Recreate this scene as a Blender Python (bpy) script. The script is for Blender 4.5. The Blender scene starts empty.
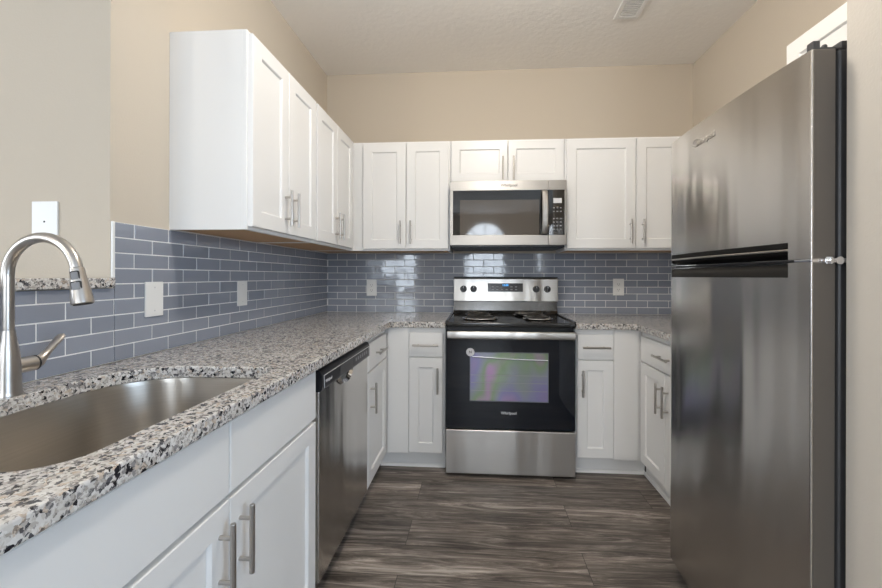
import bpy, bmesh, math, random
from mathutils import Matrix, Vector
C = bpy.context
S = C.scene
COL = S.collection
R = math.radians
random.seed(7)

# ------------------------------------------------------------------ camera
cam_d = bpy.data.cameras.new('camera')
cam = bpy.data.objects.new('camera', cam_d)
COL.objects.link(cam)
cam_d.sensor_width = 36.0
cam_d.lens = 397.5 * 36.0 / 882.0
cam_d.shift_x = (441 - 450.3) / 882.0
cam_d.shift_y = (276.1 - 294) / 882.0
cam_d.clip_start = 0.02
cam.matrix_world = (Matrix.Translation((1.1842, -3.061, 1.196)) @ Matrix.Rotation(0.067, 4, 'Z')
                    @ Matrix.Rotation(R(90), 4, 'X') @ Matrix.Rotation(0.0025, 4, 'Z'))
S.camera = cam

# ------------------------------------------------------------------ world, exposure, lights
w = bpy.data.worlds.new('sky'); S.world = w
w.use_nodes = True
w.node_tree.nodes['Background'].inputs[0].default_value = (0.72, 0.84, 1.0, 1)
w.node_tree.nodes['Background'].inputs[1].default_value = 3.0
vs = S.view_settings
S.display_settings.display_device = 'sRGB'
vs.view_transform = 'Standard'; vs.look = 'None'; vs.gamma = 1.0; vs.use_curve_mapping = False
vs.exposure = 0.0
try:
    S.cycles.use_denoising = True
    S.cycles.max_bounces = 10; S.cycles.diffuse_bounces = 6; S.cycles.glossy_bounces = 5
    S.cycles.transparent_max_bounces = 12
    S.cycles.sample_clamp_indirect = 8.0
except Exception:
    pass

def area(name, loc, rot, sx, sy, power, color):
    l = bpy.data.lights.new(name, 'AREA'); l.shape = 'RECTANGLE'
    l.size, l.size_y, l.energy, l.color = sx, sy, power, color
    o = bpy.data.objects.new(name, l); COL.objects.link(o)
    o.location = loc; o.rotation_euler = rot
    return o
DAY = (0.82, 0.91, 1.0)
SKYBLUE = (0.60, 0.785, 1.0)
WARM = (1.0, 0.92, 0.81)
# daylight coming in at the windows of the far end of the open-plan room and of its left side
area('daylight_far_arched_window', (1.39, -8.16, 1.65), (R(90), 0, 0), 1.3, 1.9, 96, DAY)
area('daylight_far_side_window', (-1.1, -8.16, 1.45), (R(90), 0, 0), 1.2, 1.4, 58, DAY)
area('daylight_dining_window', (-3.36, -4.6, 1.45), (R(90), 0, R(-90)), 1.8, 1.5, 66, DAY)
area('daylight_hall_window', (4.36, -4.9, 1.50), (R(90), 0, R(90)), 2.2, 1.6, 100, SKYBLUE)

# ------------------------------------------------------------------ materials
def mat(name):
    m = bpy.data.materials.new(name); m.use_nodes = True
    nt = m.node_tree
    return m, nt, nt.nodes['Principled BSDF']
def N(nt, t, **kw):
    n = nt.nodes.new(t)
    for k, v in kw.items(): setattr(n, k, v)
    return n
def plain(name, col, rough=0.5, metal=0.0, spec=0.5, coat=0.0, coat_rough=0.05, bump=None):
    m, nt, b = mat(name)
    b.inputs['Base Color'].default_value = (*col, 1)
    b.inputs['Roughness'].default_value = rough
    b.inputs['Metallic'].default_value = metal
    b.inputs['Specular IOR Level'].default_value = spec
    b.inputs['Coat Weight'].default_value = coat
    b.inputs['Coat Roughness'].default_value = coat_rough
    if bump:
        sc, st, dist = bump
        tc = N(nt, 'ShaderNodeTexCoord'); no = N(nt, 'ShaderNodeTexNoise')
        no.inputs['Scale'].default_value = sc; no.inputs['Detail'].default_value = 4
        bp = N(nt, 'ShaderNodeBump'); bp.inputs['Strength'].default_value = st; bp.inputs['Distance'].default_value = dist
        nt.links.new(tc.outputs['Object'], no.inputs['Vector'])
        nt.links.new(no.outputs['Fac'], bp.inputs['Height']); nt.links.new(bp.outputs[0], b.inputs['Normal'])
    return m
def ramp(nt, stops, interp='LINEAR'):
    r = N(nt, 'ShaderNodeValToRGB'); r.color_ramp.interpolation = interp
    e = r.color_ramp.elements
    while len(e) > 1: e.remove(e[-1])
    e[0].position, e[0].color = stops[0][0], (*stops[0][1], 1)
    for p, c in stops[1:]:
        k = e.new(p); k.color = (*c, 1)
    return r
M = {}
M['wall'] = plain('tan_wall_paint', (0.54, 0.478, 0.396), 0.85, bump=(160, 0.25, 0.002))
M['ceiling'] = plain('ceiling_white', (0.86, 0.84, 0.815), 0.9, bump=(34, 0.28, 0.008))
M['white'] = plain('white_cabinet_paint', (0.80, 0.795, 0.785), 0.32, spec=0.4)
M['trim'] = plain('white_trim_paint', (0.78, 0.78, 0.77), 0.4)
M['wood'] = plain('maple_plywood', (0.50, 0.32, 0.17), 0.6)
M['grout'] = plain('light_grout', (0.80, 0.80, 0.80), 0.85)
M['plate'] = plain('white_plastic', (0.80, 0.80, 0.79), 0.35)
M['slot'] = plain('dark_slot', (0.02, 0.02, 0.02), 0.6)
M['black'] = plain('black_enamel', (0.010, 0.010, 0.011), 0.10, spec=0.6)
M['black_plastic'] = plain('black_plastic', (0.010, 0.010, 0.012), 0.32, spec=0.35)
M['dark_grey'] = plain('dark_grey_case', (0.055, 0.055, 0.058), 0.45)
M['door_side'] = plain('door_edge_steel', (0.16, 0.145, 0.13), 0.45, 0.6)
M['gasket'] = plain('grey_gasket', (0.10, 0.11, 0.13), 0.5)
M['nickel'] = plain('brushed_nickel', (0.52, 0.49, 0.46), 0.30, 1.0)
M['chrome'] = plain('chrome', (0.80, 0.80, 0.82), 0.08, 1.0)
M['dark_chrome'] = plain('dark_polished_metal', (0.16, 0.155, 0.15), 0.16, 0.9)
M['coil'] = plain('burner_coil', (0.045, 0.042, 0.040), 0.38, 0.6)
M['rubber'] = plain('black_rubber', (0.02, 0.02, 0.02), 0.6)
M['logo_light'] = plain('silver_lettering', (0.70, 0.70, 0.72), 0.35, 0.3)
M['logo_dark'] = plain('dark_lettering', (0.03, 0.03, 0.03), 0.4)
M['button_grey'] = plain('grey_keys', (0.22, 0.22, 0.23), 0.5)
M['sticker'] = plain('paper_sticker', (0.62, 0.62, 0.64), 0.5)
M['handle_dark'] = plain('dark_pocket_metal', (0.013, 0.012, 0.011), 0.5, 0.0, spec=0.15)
M['frame_white'] = plain('white_window_frame', (0.75, 0.75, 0.75), 0.4)
M['hall_grey'] = plain('partition_paint', (0.57, 0.525, 0.465), 0.85, bump=(160, 0.25, 0.002))

def steel(name, col, rough, aniso, rot, axis='Z', streak=(1.5, 1.5, 700.0), amount=0.05, wave=None):
    m, nt, b = mat(name)
    b.inputs['Metallic'].default_value = 1
    b.inputs['Anisotropic'].default_value = aniso
    b.inputs['Anisotropic Rotation'].default_value = rot
    tg = N(nt, 'ShaderNodeTangent'); tg.direction_type = 'RADIAL'; tg.axis = axis
    nt.links.new(tg.outputs[0], b.inputs['Tangent'])
    tc = N(nt, 'ShaderNodeTexCoord'); mp = N(nt, 'ShaderNodeMapping'); mp.inputs['Scale'].default_value = streak
    no = N(nt, 'ShaderNodeTexNoise'); no.inputs['Scale'].default_value = 1.0; no.inputs['Detail'].default_value = 3
    nt.links.new(tc.outputs['Object'], mp.inputs[0]); nt.links.new(mp.outputs[0], no.inputs['Vector'])
    k = 1 - amount
    rp = ramp(nt, [(0.3, tuple(c * k for c in col)), (0.7, tuple(min(1, c * (1 + amount)) for c in col))])
    nt.links.new(no.outputs['Fac'], rp.inputs[0]); nt.links.new(rp.outputs[0], b.inputs['Base Color'])
    mr = N(nt, 'ShaderNodeMapRange'); mr.inputs[3].default_value = rough * 0.96; mr.inputs[4].default_value = rough * 1.05
    nt.links.new(no.outputs['Fac'], mr.inputs[0]); nt.links.new(mr.outputs[0], b.inputs['Roughness'])
    if wave:
        m2 = N(nt, 'ShaderNodeMapping'); m2.inputs['Scale'].default_value = wave[0]
        n2 = N(nt, 'ShaderNodeTexNoise'); n2.inputs['Scale'].default_value = 1.0; n2.inputs['Detail'].default_value = 1.5
        nt.links.new(tc.outputs['Object'], m2.inputs[0]); nt.links.new(m2.outputs[0], n2.inputs['Vector'])
        bp = N(nt, 'ShaderNodeBump'); bp.inputs['Strength'].default_value = 1.0; bp.inputs['Distance'].default_value = wave[1]
        nt.links.new(n2.outputs['Fac'], bp.inputs['Height']); nt.links.new(bp.outputs[0], b.inputs['Normal'])
    return m
M['steel'] = steel('stainless_steel', (0.52, 0.50, 0.475), 0.31, 0.75, 0.25, amount=0.02, wave=((5.0, 5.0, 0.9), 0.013))
M['mw_steel'] = steel('microwave_stainless', (0.43, 0.405, 0.375), 0.42, 0.6, 0.25, amount=0.02)
M['fridge_steel'] = steel('fridge_stainless', (0.60, 0.58, 0.555), 0.22, 0.85, 0.25, amount=0.0, wave=((5.0, 5.0, 0.5), 0.017))
M['sink_steel'] = steel('sink_stainless', (0.50, 0.47, 0.43), 0.30, 0.6, 0.25)

def glassy(name, base, rough, spec, metal=0.0):
    return plain(name, base, rough, metal, spec)
M['oven_glass'] = glassy('black_oven_glass', (0.006, 0.008, 0.013), 0.04, 0.5)
M['mw_glass'] = glassy('black_microwave_glass', (0.012, 0.012, 0.012), 0.04, 0.8)
M['mw_window'] = glassy('microwave_window_screen', (0.085, 0.073, 0.062), 0.05, 0.75, 0.0)  # grey-brown screen; tan base colour also stands in for the mirrored room wall
M['display'] = plain('dark_display', (0.03, 0.03, 0.032), 0.15)

def iridescent():
    m, nt, b = mat('coated_oven_window')
    tc = N(nt, 'ShaderNodeTexCoord'); mp = N(nt, 'ShaderNodeMapping'); mp.inputs['Scale'].default_value = (5.5, 1, 3.2)
    no = N(nt, 'ShaderNodeTexNoise'); no.inputs['Scale'].default_value = 1.0; no.inputs['Detail'].default_value = 1.5
    nt.links.new(tc.outputs['Object'], mp.inputs[0]); nt.links.new(mp.outputs[0], no.inputs['Vector'])
    rp = ramp(nt, [(0.25, (0.34, 0.24, 0.40)), (0.40, (0.24, 0.23, 0.42)), (0.50, (0.26, 0.29, 0.32)),
                   (0.58, (0.22, 0.31, 0.19)), (0.66, (0.40, 0.25, 0.42)), (0.78, (0.42, 0.32, 0.32))])
    nt.links.new(no.outputs['Fac'], rp.inputs[0]); nt.links.new(rp.outputs[0], b.inputs['Base Color'])
    b.inputs['Roughness'].default_value = 0.12; b.inputs['Metallic'].default_value = 0.25
    b.inputs['Specular IOR Level'].default_value = 0.7
    return m
M['oven_window'] = iridescent()

def emit(name, col, st):
    m, nt, b = mat(name)
    b.inputs['Base Color'].default_value = (0, 0, 0, 1)
    b.inputs['Emission Color'].default_value = (*col, 1); b.inputs['Emission Strength'].default_value = st
    return m
M['digits'] = emit('blue_clock_digits', (0.10, 0.45, 1.0), 1.6)
M['lamp'] = emit('lit_lamp_glass', (1.0, 0.90, 0.76), 6.0)

def tile_mat(name, c0, c1):
    m, nt, b = mat(name)
    at = N(nt, 'ShaderNodeNewGeometry')
    rp = ramp(nt, [(0.0, c0), (1.0, c1)])
    nt.links.new(at.outputs['Random Per Island'], rp.inputs[0]); nt.links.new(rp.outputs[0], b.inputs['Base Color'])
    b.inputs['Roughness'].default_value = 0.06; b.inputs['Specular IOR Level'].default_value = 0.6
    tc = N(nt, 'ShaderNodeTexCoord'); no = N(nt, 'ShaderNodeTexNoise'); no.inputs['Scale'].default_value = 22
    bp = N(nt, 'ShaderNodeBump'); bp.inputs['Strength'].default_value = 0.06; bp.inputs['Distance'].default_value = 0.004
    nt.links.new(tc.outputs['Object'], no.inputs['Vector']); nt.links.new(no.outputs['Fac'], bp.inputs['Height'])
    nt.links.new(bp.outputs[0], b.inputs['Normal'])
    return m
M['tile'] = tile_mat('grey_glass_tile', (0.232, 0.252, 0.302), (0.280, 0.302, 0.356))

def granite():
    m, nt, b = mat('speckled_granite')
    L = nt.links.new
    tc = N(nt, 'ShaderNodeTexCoord')
    nz = N(nt, 'ShaderNodeTexNoise'); nz.inputs['Scale'].default_value = 120; nz.inputs['Detail'].default_value = 3
    L(tc.outputs['Object'], nz.inputs['Vector'])
    vm = N(nt, 'ShaderNodeVectorMath', operation='MULTIPLY_ADD')
    vm.inputs[1].default_value = (0.014, 0.014, 0.014)
    L(nz.outputs['Color'], vm.inputs[0]); L(tc.outputs['Object'], vm.inputs[2])
    v1 = N(nt, 'ShaderNodeTexVoronoi'); v1.inputs['Scale'].default_value = 140
    v2 = N(nt, 'ShaderNodeTexVoronoi'); v2.inputs['Scale'].default_value = 260
    L(vm.outputs[0], v1.inputs['Vector']); L(vm.outputs[0], v2.inputs['Vector'])
    s1 = N(nt, 'ShaderNodeSeparateColor'); L(v1.outputs['Color'], s1.inputs[0])
    s2 = N(nt, 'ShaderNodeSeparateColor'); L(v2.outputs['Color'], s2.inputs[0])
    r1 = ramp(nt, [(0.0, (0.022, 0.021, 0.026)), (0.062, (0.10, 0.098, 0.105)), (0.125, (0.27, 0.26, 0.26)),
                   (0.23, (0.46, 0.43, 0.40)), (0.36, (0.62, 0.60, 0.575)), (0.62, (0.70, 0.685, 0.665)), (0.80, (0.56, 0.48, 0.405)), (0.88, (0.66, 0.64, 0.62))], 'CONSTANT')
    r2 = ramp(nt, [(0.0, (0.22, 0.22, 0.23)), (0.06, (0.52, 0.51, 0.51)), (0.16, (0.84, 0.82, 0.80)), (0.36, (1.0, 1.0, 1.0))], 'CONSTANT')
    L(s1.outputs[0], r1.inputs[0]); L(s2.outputs[1], r2.inputs[0])
    mx = N(nt, 'ShaderNodeMix', data_type='RGBA', blend_type='MULTIPLY'); mx.inputs[0].default_value = 1.0
    L(r1.outputs[0], mx.inputs[6]); L(r2.outputs[0], mx.inputs[7])
    L(mx.outputs[2], b.inputs['Base Color'])
    b.inputs['Roughness'].default_value = 0.13; b.inputs['Specular IOR Level'].default_value = 0.55
    return m
M['granite'] = granite()

def floor_mat():
    m, nt, b = mat('dark_vinyl_planks')
    L = nt.links.new
    tc = N(nt, 'ShaderNodeTexCoord')
    br = N(nt, 'ShaderNodeTexBrick')
    br.offset = 0.37; br.inputs['Scale'].default_value = 1.0
    br.inputs['Brick Width'].default_value = 1.22; br.inputs['Row Height'].default_value = 0.18
    br.inputs['Mortar Size'].default_value = 0.0012; br.inputs['Mortar Smooth'].default_value = 0.2
    br.inputs['Color1'].default_value = (0, 0, 0, 1); br.inputs['Color2'].default_value = (1, 1, 1, 1)
    br.inputs['Mortar'].default_value = (0.5, 0.5, 0.5, 1)
    mo = N(nt, 'ShaderNodeMapping'); mo.inputs['Location'].default_value = (0.35, 0.05, 0)
    L(tc.outputs['Object'], mo.inputs[0]); L(mo.outputs[0], br.inputs['Vector'])
    # grain shifted per plank
    sh = N(nt, 'ShaderNodeVectorMath', operation='MULTIPLY_ADD'); sh.inputs[1].default_value = (7.0, 3.0, 5.0)
    L(br.outputs['Color'], sh.inputs[0]); L(tc.outputs['Object'], sh.inputs[2])
    mp = N(nt, 'ShaderNodeMapping'); mp.inputs['Scale'].default_value = (1.3, 17, 4)
    L(sh.outputs[0], mp.inputs[0])
    n1 = N(nt, 'ShaderNodeTexNoise'); n1.inputs['Scale'].default_value = 1.6; n1.inputs['Detail'].default_value = 13
    n1.inputs['Roughness'].default_value = 0.76; n1.inputs['Distortion'].default_value = 1.6
    L(mp.outputs[0], n1.inputs['Vector'])
    r1 = ramp(nt, [(0.30, (0.028, 0.023, 0.020)), (0.43, (0.088, 0.074, 0.064)), (0.53, (0.185, 0.160, 0.142)), (0.67, (0.440, 0.400, 0.365))])
    L(n1.outputs['Fac'], r1.inputs[0])
    # broad weathered patches
    mp2 = N(nt, 'ShaderNodeMapping'); mp2.inputs['Scale'].default_value = (1.3, 5, 1)
    L(sh.outputs[0], mp2.inputs[0])
    n2 = N(nt, 'ShaderNodeTexNoise'); n2.inputs['Scale'].default_value = 1.5; n2.inputs['Detail'].default_value = 4
    L(mp2.outputs[0], n2.inputs['Vector'])
    r2 = ramp(nt, [(0.3, (0.55, 0.54, 0.53)), (0.7, (1.45, 1.43, 1.41))])
    L(n2.outputs['Fac'], r2.inputs[0])
    mx = N(nt, 'ShaderNodeMix', data_type='RGBA', blend_type='MULTIPLY'); mx.inputs[0].default_value = 1
    L(r1.outputs[0], mx.inputs[6]); L(r2.outputs[0], mx.inputs[7])
    rb = ramp(nt, [(0.0, (0.78, 0.78, 0.78)), (1.0, (1.18, 1.17, 1.15))])
    L(br.outputs['Color'], rb.inputs[0])
    mx2 = N(nt, 'ShaderNodeMix', data_type='RGBA', blend_type='MULTIPLY'); mx2.inputs[0].default_value = 1
    L(mx.outputs[2], mx2.inputs[6]); L(rb.outputs[0], mx2.inputs[7])
    mx3 = N(nt, 'ShaderNodeMix', data_type='RGBA'); mx3.inputs[7].default_value = (0.018, 0.015, 0.013, 1)
    L(br.outputs['Fac'], mx3.inputs[0]); L(mx2.outputs[2], mx3.inputs[6])
    L(mx3.outputs[2], b.inputs['Base Color'])
    b.inputs['Roughness'].default_value = 0.42; b.inputs['Specular IOR Level'].default_value = 0.4
    bp = N(nt, 'ShaderNodeBump'); bp.inputs['Strength'].default_value = 0.25; bp.inputs['Distance'].default_value = 0.002
    L(n1.outputs['Fac'], bp.inputs['Height']); L(bp.outputs[0], b.inputs['Normal'])
    return m
M['floor'] = floor_mat()

def pane_mat():
    m = bpy.data.materials.new('clear_window_glass'); m.use_nodes = True
    nt = m.node_tree; nt.nodes.remove(nt.nodes['Principled BSDF'])
    out = nt.nodes['Material Output']
    t = N(nt, 'ShaderNodeBsdfTransparent'); g = N(nt, 'ShaderNodeBsdfGlossy'); g.inputs['Roughness'].default_value = 0.02
    mx = N(nt, 'ShaderNodeMixShader'); mx.inputs[0].default_value = 0.06
    nt.links.new(t.outputs[0], mx.inputs[1]); nt.links.new(g.outputs[0], mx.inputs[2]); nt.links.new(mx.outputs[0], out.inputs[0])
    return m
M['pane'] = pane_mat()

# ------------------------------------------------------------------ mesh helpers
I4 = Matrix.Identity(4)
class MB:
    def __init__(s): s.bm = bmesh.new()
    def _merge(s, t):
        me = bpy.data.meshes.new('tmp'); t.to_mesh(me); t.free(); s.bm.from_mesh(me); bpy.data.meshes.remove(me)
        return s
    def box(s, x0, x1, y0, y1, z0, z1, bev=0.0, seg=2, T=I4):
        t = bmesh.new()
        x0, x1 = min(x0, x1), max(x0, x1); y0, y1 = min(y0, y1), max(y0, y1); z0, z1 = min(z0, z1), max(z0, z1)
        mat_ = T @ Matrix.Translation(((x0+x1)/2, (y0+y1)/2, (z0+z1)/2)) @ Matrix.Diagonal((x1-x0, y1-y0, z1-z0, 1))
        bmesh.ops.create_cube(t, size=1.0, matrix=mat_)
        if bev > 0:
            bmesh.ops.bevel(t, geom=t.edges[:], offset=bev, segments=seg, profile=0.5, affect='EDGES')
        bmesh.ops.recalc_face_normals(t, faces=t.faces[:])
        return s._merge(t)
    def loft(s, rings, cap0=True, cap1=True, closed=True):
        t = bmesh.new()
        vr = [[t.verts.new(p) for p in r] for r in rings]
        n = len(vr[0])
        for a, b in zip(vr[:-1], vr[1:]):
            for i in range(n if closed else n - 1):
                j = (i + 1) % n
                t.faces.new((a[i], a[j], b[j], b[i]))
        if cap0: t.faces.new(list(reversed(vr[0])))
        if cap1: t.faces.new(vr[-1])
        bmesh.ops.recalc_face_normals(t, faces=t.faces[:])
        return s._merge(t)
    def tube(s, pts, rad, n=16, caps=True):
        pts = [Vector(p) for p in pts]
        if not hasattr(rad, '__len__'): rad = [rad] * len(pts)
        rings = []; up = None
        for i, p in enumerate(pts):
            d = (pts[min(i+1, len(pts)-1)] - pts[max(i-1, 0)]).normalized()
            if up is None:
                up = Vector((0, 0, 1)) if abs(d.z) < 0.9 else Vector((1, 0, 0))
            a = d.cross(up).normalized(); up = a.cross(d).normalized()
            rings.append([p + (a * math.cos(2*math.pi*k/n) + up * math.sin(2*math.pi*k/n)) * rad[i] for k in range(n)])
        return s.loft(rings, caps, caps)
    def lathe(s, prof, center=(0, 0, 0), axis='Z', n=24):
        # prof: list of (radius, height)
        cx, cy, cz = center; rings = []
        for r, h in prof:
            ring = []
            for k in range(n):
                a = 2*math.pi*k/n; u, v = r*math.cos(a), r*math.sin(a)
                ring.append({'Z': (cx+u, cy+v, cz+h), 'Y': (cx+u, cy+h, cz+v), 'X': (cx+h, cy+u, cz+v)}[axis])
            rings.append(ring)
        return s.loft(rings)
    def prism(s, poly, h0, h1, axis='Z', T=I4):
        f = {'Z': lambda a, b, h: (a, b, h), 'Y': lambda a, b, h: (a, h, b), 'X': lambda a, b, h: (h, a, b)}[axis]
        return s.loft([[T @ Vector(f(a, b, h0)) for a, b in poly], [T @ Vector(f(a, b, h1)) for a, b in poly]])
    def fill_holes(s, outer, holes, z0, z1):
        t = bmesh.new(); edges = []
        for loop in [outer] + holes:
            vs_ = [t.verts.new((x, y, z0)) for x, y in loop]
            edges += [t.edges.new((vs_[i], vs_[(i+1) % len(vs_)])) for i in range(len(vs_))]
        bmesh.ops.triangle_fill(t, use_beauty=True, use_dissolve=False, edges=edges)
        r = bmesh.ops.extrude_face_region(t, geom=t.faces[:])
        for v in [g for g in r['geom'] if isinstance(g, bmesh.types.BMVert)]: v.co.z = z1
        bmesh.ops.recalc_face_normals(t, faces=t.faces[:])
        return s._merge(t)
    def obj(s, name, m, parent=None, smooth=40, loc=None):
        base = Vector((0, 0, 0))
        if parent is not None:
            q = parent
            while q is not None: base += q.location; q = q.parent
        elif loc is not None: base = Vector(loc)
        if base.length > 0: bmesh.ops.translate(s.bm, verts=s.bm.verts[:], vec=-base)
        me = bpy.data.meshes.new(name); s.bm.to_mesh(me); s.bm.free()
        me.materials.append(M[m])
        wn = bool(smooth)
        if smooth:
            me.polygons.foreach_set('use_smooth', [True] * len(me.polygons))
            me.set_sharp_from_angle(angle=R(smooth))
        o = bpy.data.objects.new(name, me); COL.objects.link(o)
        if wn:
            k = o.modifiers.new('normals', 'WEIGHTED_NORMAL'); k.keep_sharp = True; k.weight = 80
        if parent is not None: o.parent = parent
        elif loc is not None: o.location = loc
        return o
def thing(name, label, cat, loc, group=None):
    o = bpy.data.objects.new(name, None); COL.objects.link(o); o.empty_display_size = 0.1
    o.location = loc
    return tag(o, label, cat, group)
def tag(o, label, cat, group=None):
    o['label'] = label; o['category'] = cat
    if group: o['group'] = group
    return o
def struct(o):
    o['kind'] = 'structure'; return o
def bevmod(o, wd=0.003, seg=2, ang=40):
    b = o.modifiers.new('bevel', 'BEVEL'); b.width = wd; b.segments = seg; b.limit_method = 'ANGLE'; b.angle_limit = R(ang)
    return o
def text(body, size, T, m, parent, name='logo', depth=0.0006, shear=0.0, space=1.0):
    cu = bpy.data.curves.new('txt', 'FONT'); cu.body = body; cu.size = size; cu.extrude = depth
    cu.align_x = 'CENTER'; cu.align_y = 'CENTER'; cu.shear = shear; cu.space_character = space
    cu.resolution_u = 3; cu.offset = size * 0.018
    o = bpy.data.objects.new('txt', cu); COL.objects.link(o)
    dg = C.evaluated_depsgraph_get(); dg.update()
    me = bpy.data.meshes.new_from_object(o.evaluated_get(dg))
    bpy.data.objects.remove(o); bpy.data.curves.remove(cu)
    b = MB(); b.bm.from_mesh(me); bpy.data.meshes.remove(me)
    b.bm.transform(T)
    return b.obj(name, m, parent, smooth=0)
# facing frames: local u right as seen, v up, w outward
def FACE(kind, o=(0, 0, 0)):
    c = {'back': ((1, 0, 0), (0, 0, 1), (0, -1, 0)),       # on the back wall, faces the camera
         'left': ((0, 1, 0), (0, 0, 1), (1, 0, 0)),        # on the left run, faces +X
         'right': ((0, -1, 0), (0, 0, 1), (-1, 0, 0))}[kind]
    m = Matrix((( c[0][0], c[1][0], c[2][0], o[0]), (c[0][1], c[1][1], c[2][1], o[1]), (c[0][2], c[1][2], c[2][2], o[2]), (0, 0, 0, 1)))
    return m

# ------------------------------------------------------------------ room
W, H = 2.78, 2.775
YC = -1.852          # where the kitchen's left wall stops above the half wall
def wallbox(name, m, *b):
    return struct(MB().box(*b).obj(name, m, smooth=0))
wallbox('floor', 'floor', -3.4, 4.3, -8.2, 0.12, -0.06, 0.0)
wallbox('ceiling', 'ceiling', -3.4, 4.3, -8.2, 0.12, H, H + 0.06)
wb = wallbox('wall_back', 'wall', -0.12, W + 0.12, 0.0, 0.12, 0, H)
wl = wallbox('wall_left', 'wall', -0.12, 0.0, YC, 0.0, 0, H)
wallbox('wall_return', 'wall', -3.3, -0.12, YC, YC + 0.12, 0, H)
hw = wallbox('wall_half', 'wall', -0.12, 0.0, -2.80, YC, 0, 1.156)
wr = wallbox('wall_right', 'wall', W, W + 0.12, -2.105, 0.0, 0, H)
wallbox('wall_partition', 'hall_grey', 2.017, 4.2, -2.235, -2.105, 0, H)

def ring_poly(x0, x1, y0, y1, rs, n=10):
    # rounded rectangle, corners in order (x1,y0),(x1,y1),(x0,y1),(x0,y0); rs radii in that order
    out = []
    cs = [(x1, y0, -90), (x1, y1, 0), (x0, y1, 90), (x0, y0, 180)]
    for (cx, cy, a0), r in zip(cs, rs):
        sx = -1 if cx == x1 else 1; sy = 1 if cy == y0 else -1
        for k in range(n + 1):
            a = R(a0 + 90.0 * k / n)
            out.append((cx + sx * r + r * math.cos(a), cy + sy * r + r * math.sin(a)))
    return out
# far wall with an arched window and a square window
def arch(cx, hw_, z0, zs, n=20, d=0.0):
    p = [(cx - hw_ - d, z0 - d), (cx + hw_ + d, z0 - d)]
    for k in range(n + 1):
        a = math.pi * k / n
        p.append((cx + (hw_ + d) * math.cos(a), zs + (hw_ + d) * math.sin(a)))
    return p
def holed_wall(name, axis, pos0, pos1, a0, a1, holes):
    b = MB(); b.fill_holes([(a0, 0), (a1, 0), (a1, H), (a0, H)], holes, 0, 1)
    for v in b.bm.verts:
        x, z, t = v.co; h = pos0 + (pos1 - pos0) * t
        v.co = (x, h, z) if axis == 'Y' else (h, x, z)
    bmesh.ops.recalc_face_normals(b.bm, faces=b.bm.faces[:])
    return struct(b.obj(name, 'wall', smooth=0))
AW = arch(1.39, 0.56, 0.75, 2.02)
SW = [(-1.7, 0.75), (-0.5, 0.75), (-0.5, 2.15), (-1.7, 2.15)]
holed_wall('wall_front', 'Y', -8.1, -8.0, -3.3, 4.2, [AW, SW])
DW_ = [(-5.5, 0.75), (-3.7, 0.75), (-3.7, 2.2), (-5.5, 2.2)]
holed_wall('wall_dining', 'X', -3.3, -3.2, -8.1, YC, [DW_])
def window(n, outline, axis, h, bars):
    b = MB()
    def P(a, z, q): return (a, h + q, z) if axis == 'Y' else (h + q, a, z)
    cxm = sum(p[0] for p in outline) / len(outline); czm = sum(p[1] for p in outline) / len(outline)
    inner = [(cxm + (x - cxm) * 0.92, czm + (z - czm) * 0.92) for x, z in outline]
    rings = [[P(x, z, -0.03) for x, z in outline], [P(x, z, 0.03) for x, z in outline],
             [P(x, z, 0.03) for x, z in inner], [P(x, z, -0.03) for x, z in inner], [P(x, z, -0.03) for x, z in outline]]
    b.loft(rings, False, False)
    for (a0, z0, a1, z1) in bars:
        b.tube([P(a0, z0, 0), P(a1, z1, 0)], 0.014, 8)
    o = struct(b.obj('window_%d' % n, 'frame_white', smooth=30))
    g = MB(); g.loft([[P(x, z, -0.004) for x, z in inner], [P(x, z, 0.004) for x, z in inner]])
    g.obj('pane', 'pane', o, smooth=0)
    return o
bars = [(1.39, 0.78, 1.39, 2.54), (0.86, 2.02, 1.92, 2.02), (0.86, 1.38, 1.92, 1.38)]
bars += [(1.39, 2.02, 1.39 + 0.52 * math.cos(R(a)), 2.02 + 0.52 * math.sin(R(a))) for a in (45, 135)]
window(1, AW, 'Y', -8.05, bars)
window(2, SW, 'Y', -8.05, [(-1.1, 0.78, -1.1, 2.12), (-1.67, 1.45, -0.53, 1.45)])
HW_ = [(-6.0, 0.70), (-3.8, 0.70), (-3.8, 2.30), (-6.0, 2.30)]
holed_wall('wall_hall', 'X', 4.2, 4.3, -8.1, -2.105, [HW_])
window(4, HW_, 'X', 4.25, [(-4.9, 0.73, -4.9, 2.27), (-5.97, 1.5, -3.83, 1.5)])
window(3, DW_, 'X', -3.25, [(-4.6, 0.78, -4.6, 2.17), (-5.47, 1.48, -3.73, 1.48)])

# tiles
TP, TH, G = 0.1524, 0.0508, 0.0040
def tiles(b, frame, u0, u1, z0, z1, joint):
    nrow = 9
    for r in range(nrow):
        a, c = z0 + r * TH + G / 2, min(z0 + (r + 1) * TH - G / 2, z1)
        if c - a < 0.006: continue
        j = joint + (TP / 2 if r % 2 else 0.0)
        k = math.floor((u0 - j) / TP)
        while j + k * TP < u1:
            p, q = max(u0, j + k * TP + G / 2), min(u1, j + (k + 1) * TP - G / 2)
            k += 1
            if q - p < 0.006: continue
            t = [random.uniform(-0.00022, 0.00022) for _ in range(4)]
            e = 0.0008; d = 0.0072
            rings = [[(p, a, 0.003), (q, a, 0.003), (q, c, 0.003), (p, c, 0.003)],
                     [(p, a, d - e), (q, a, d - e), (q, c, d - e), (p, c, d - e)],
                     [(p + e, a + e, d + t[0]), (q - e, a + e, d + t[1]), (q - e, c - e, d + t[2]), (p + e, c - e, d + t[3])]]
            b.loft([[frame @ Vector(v) for v in ring] for ring in rings], False, True)
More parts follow.
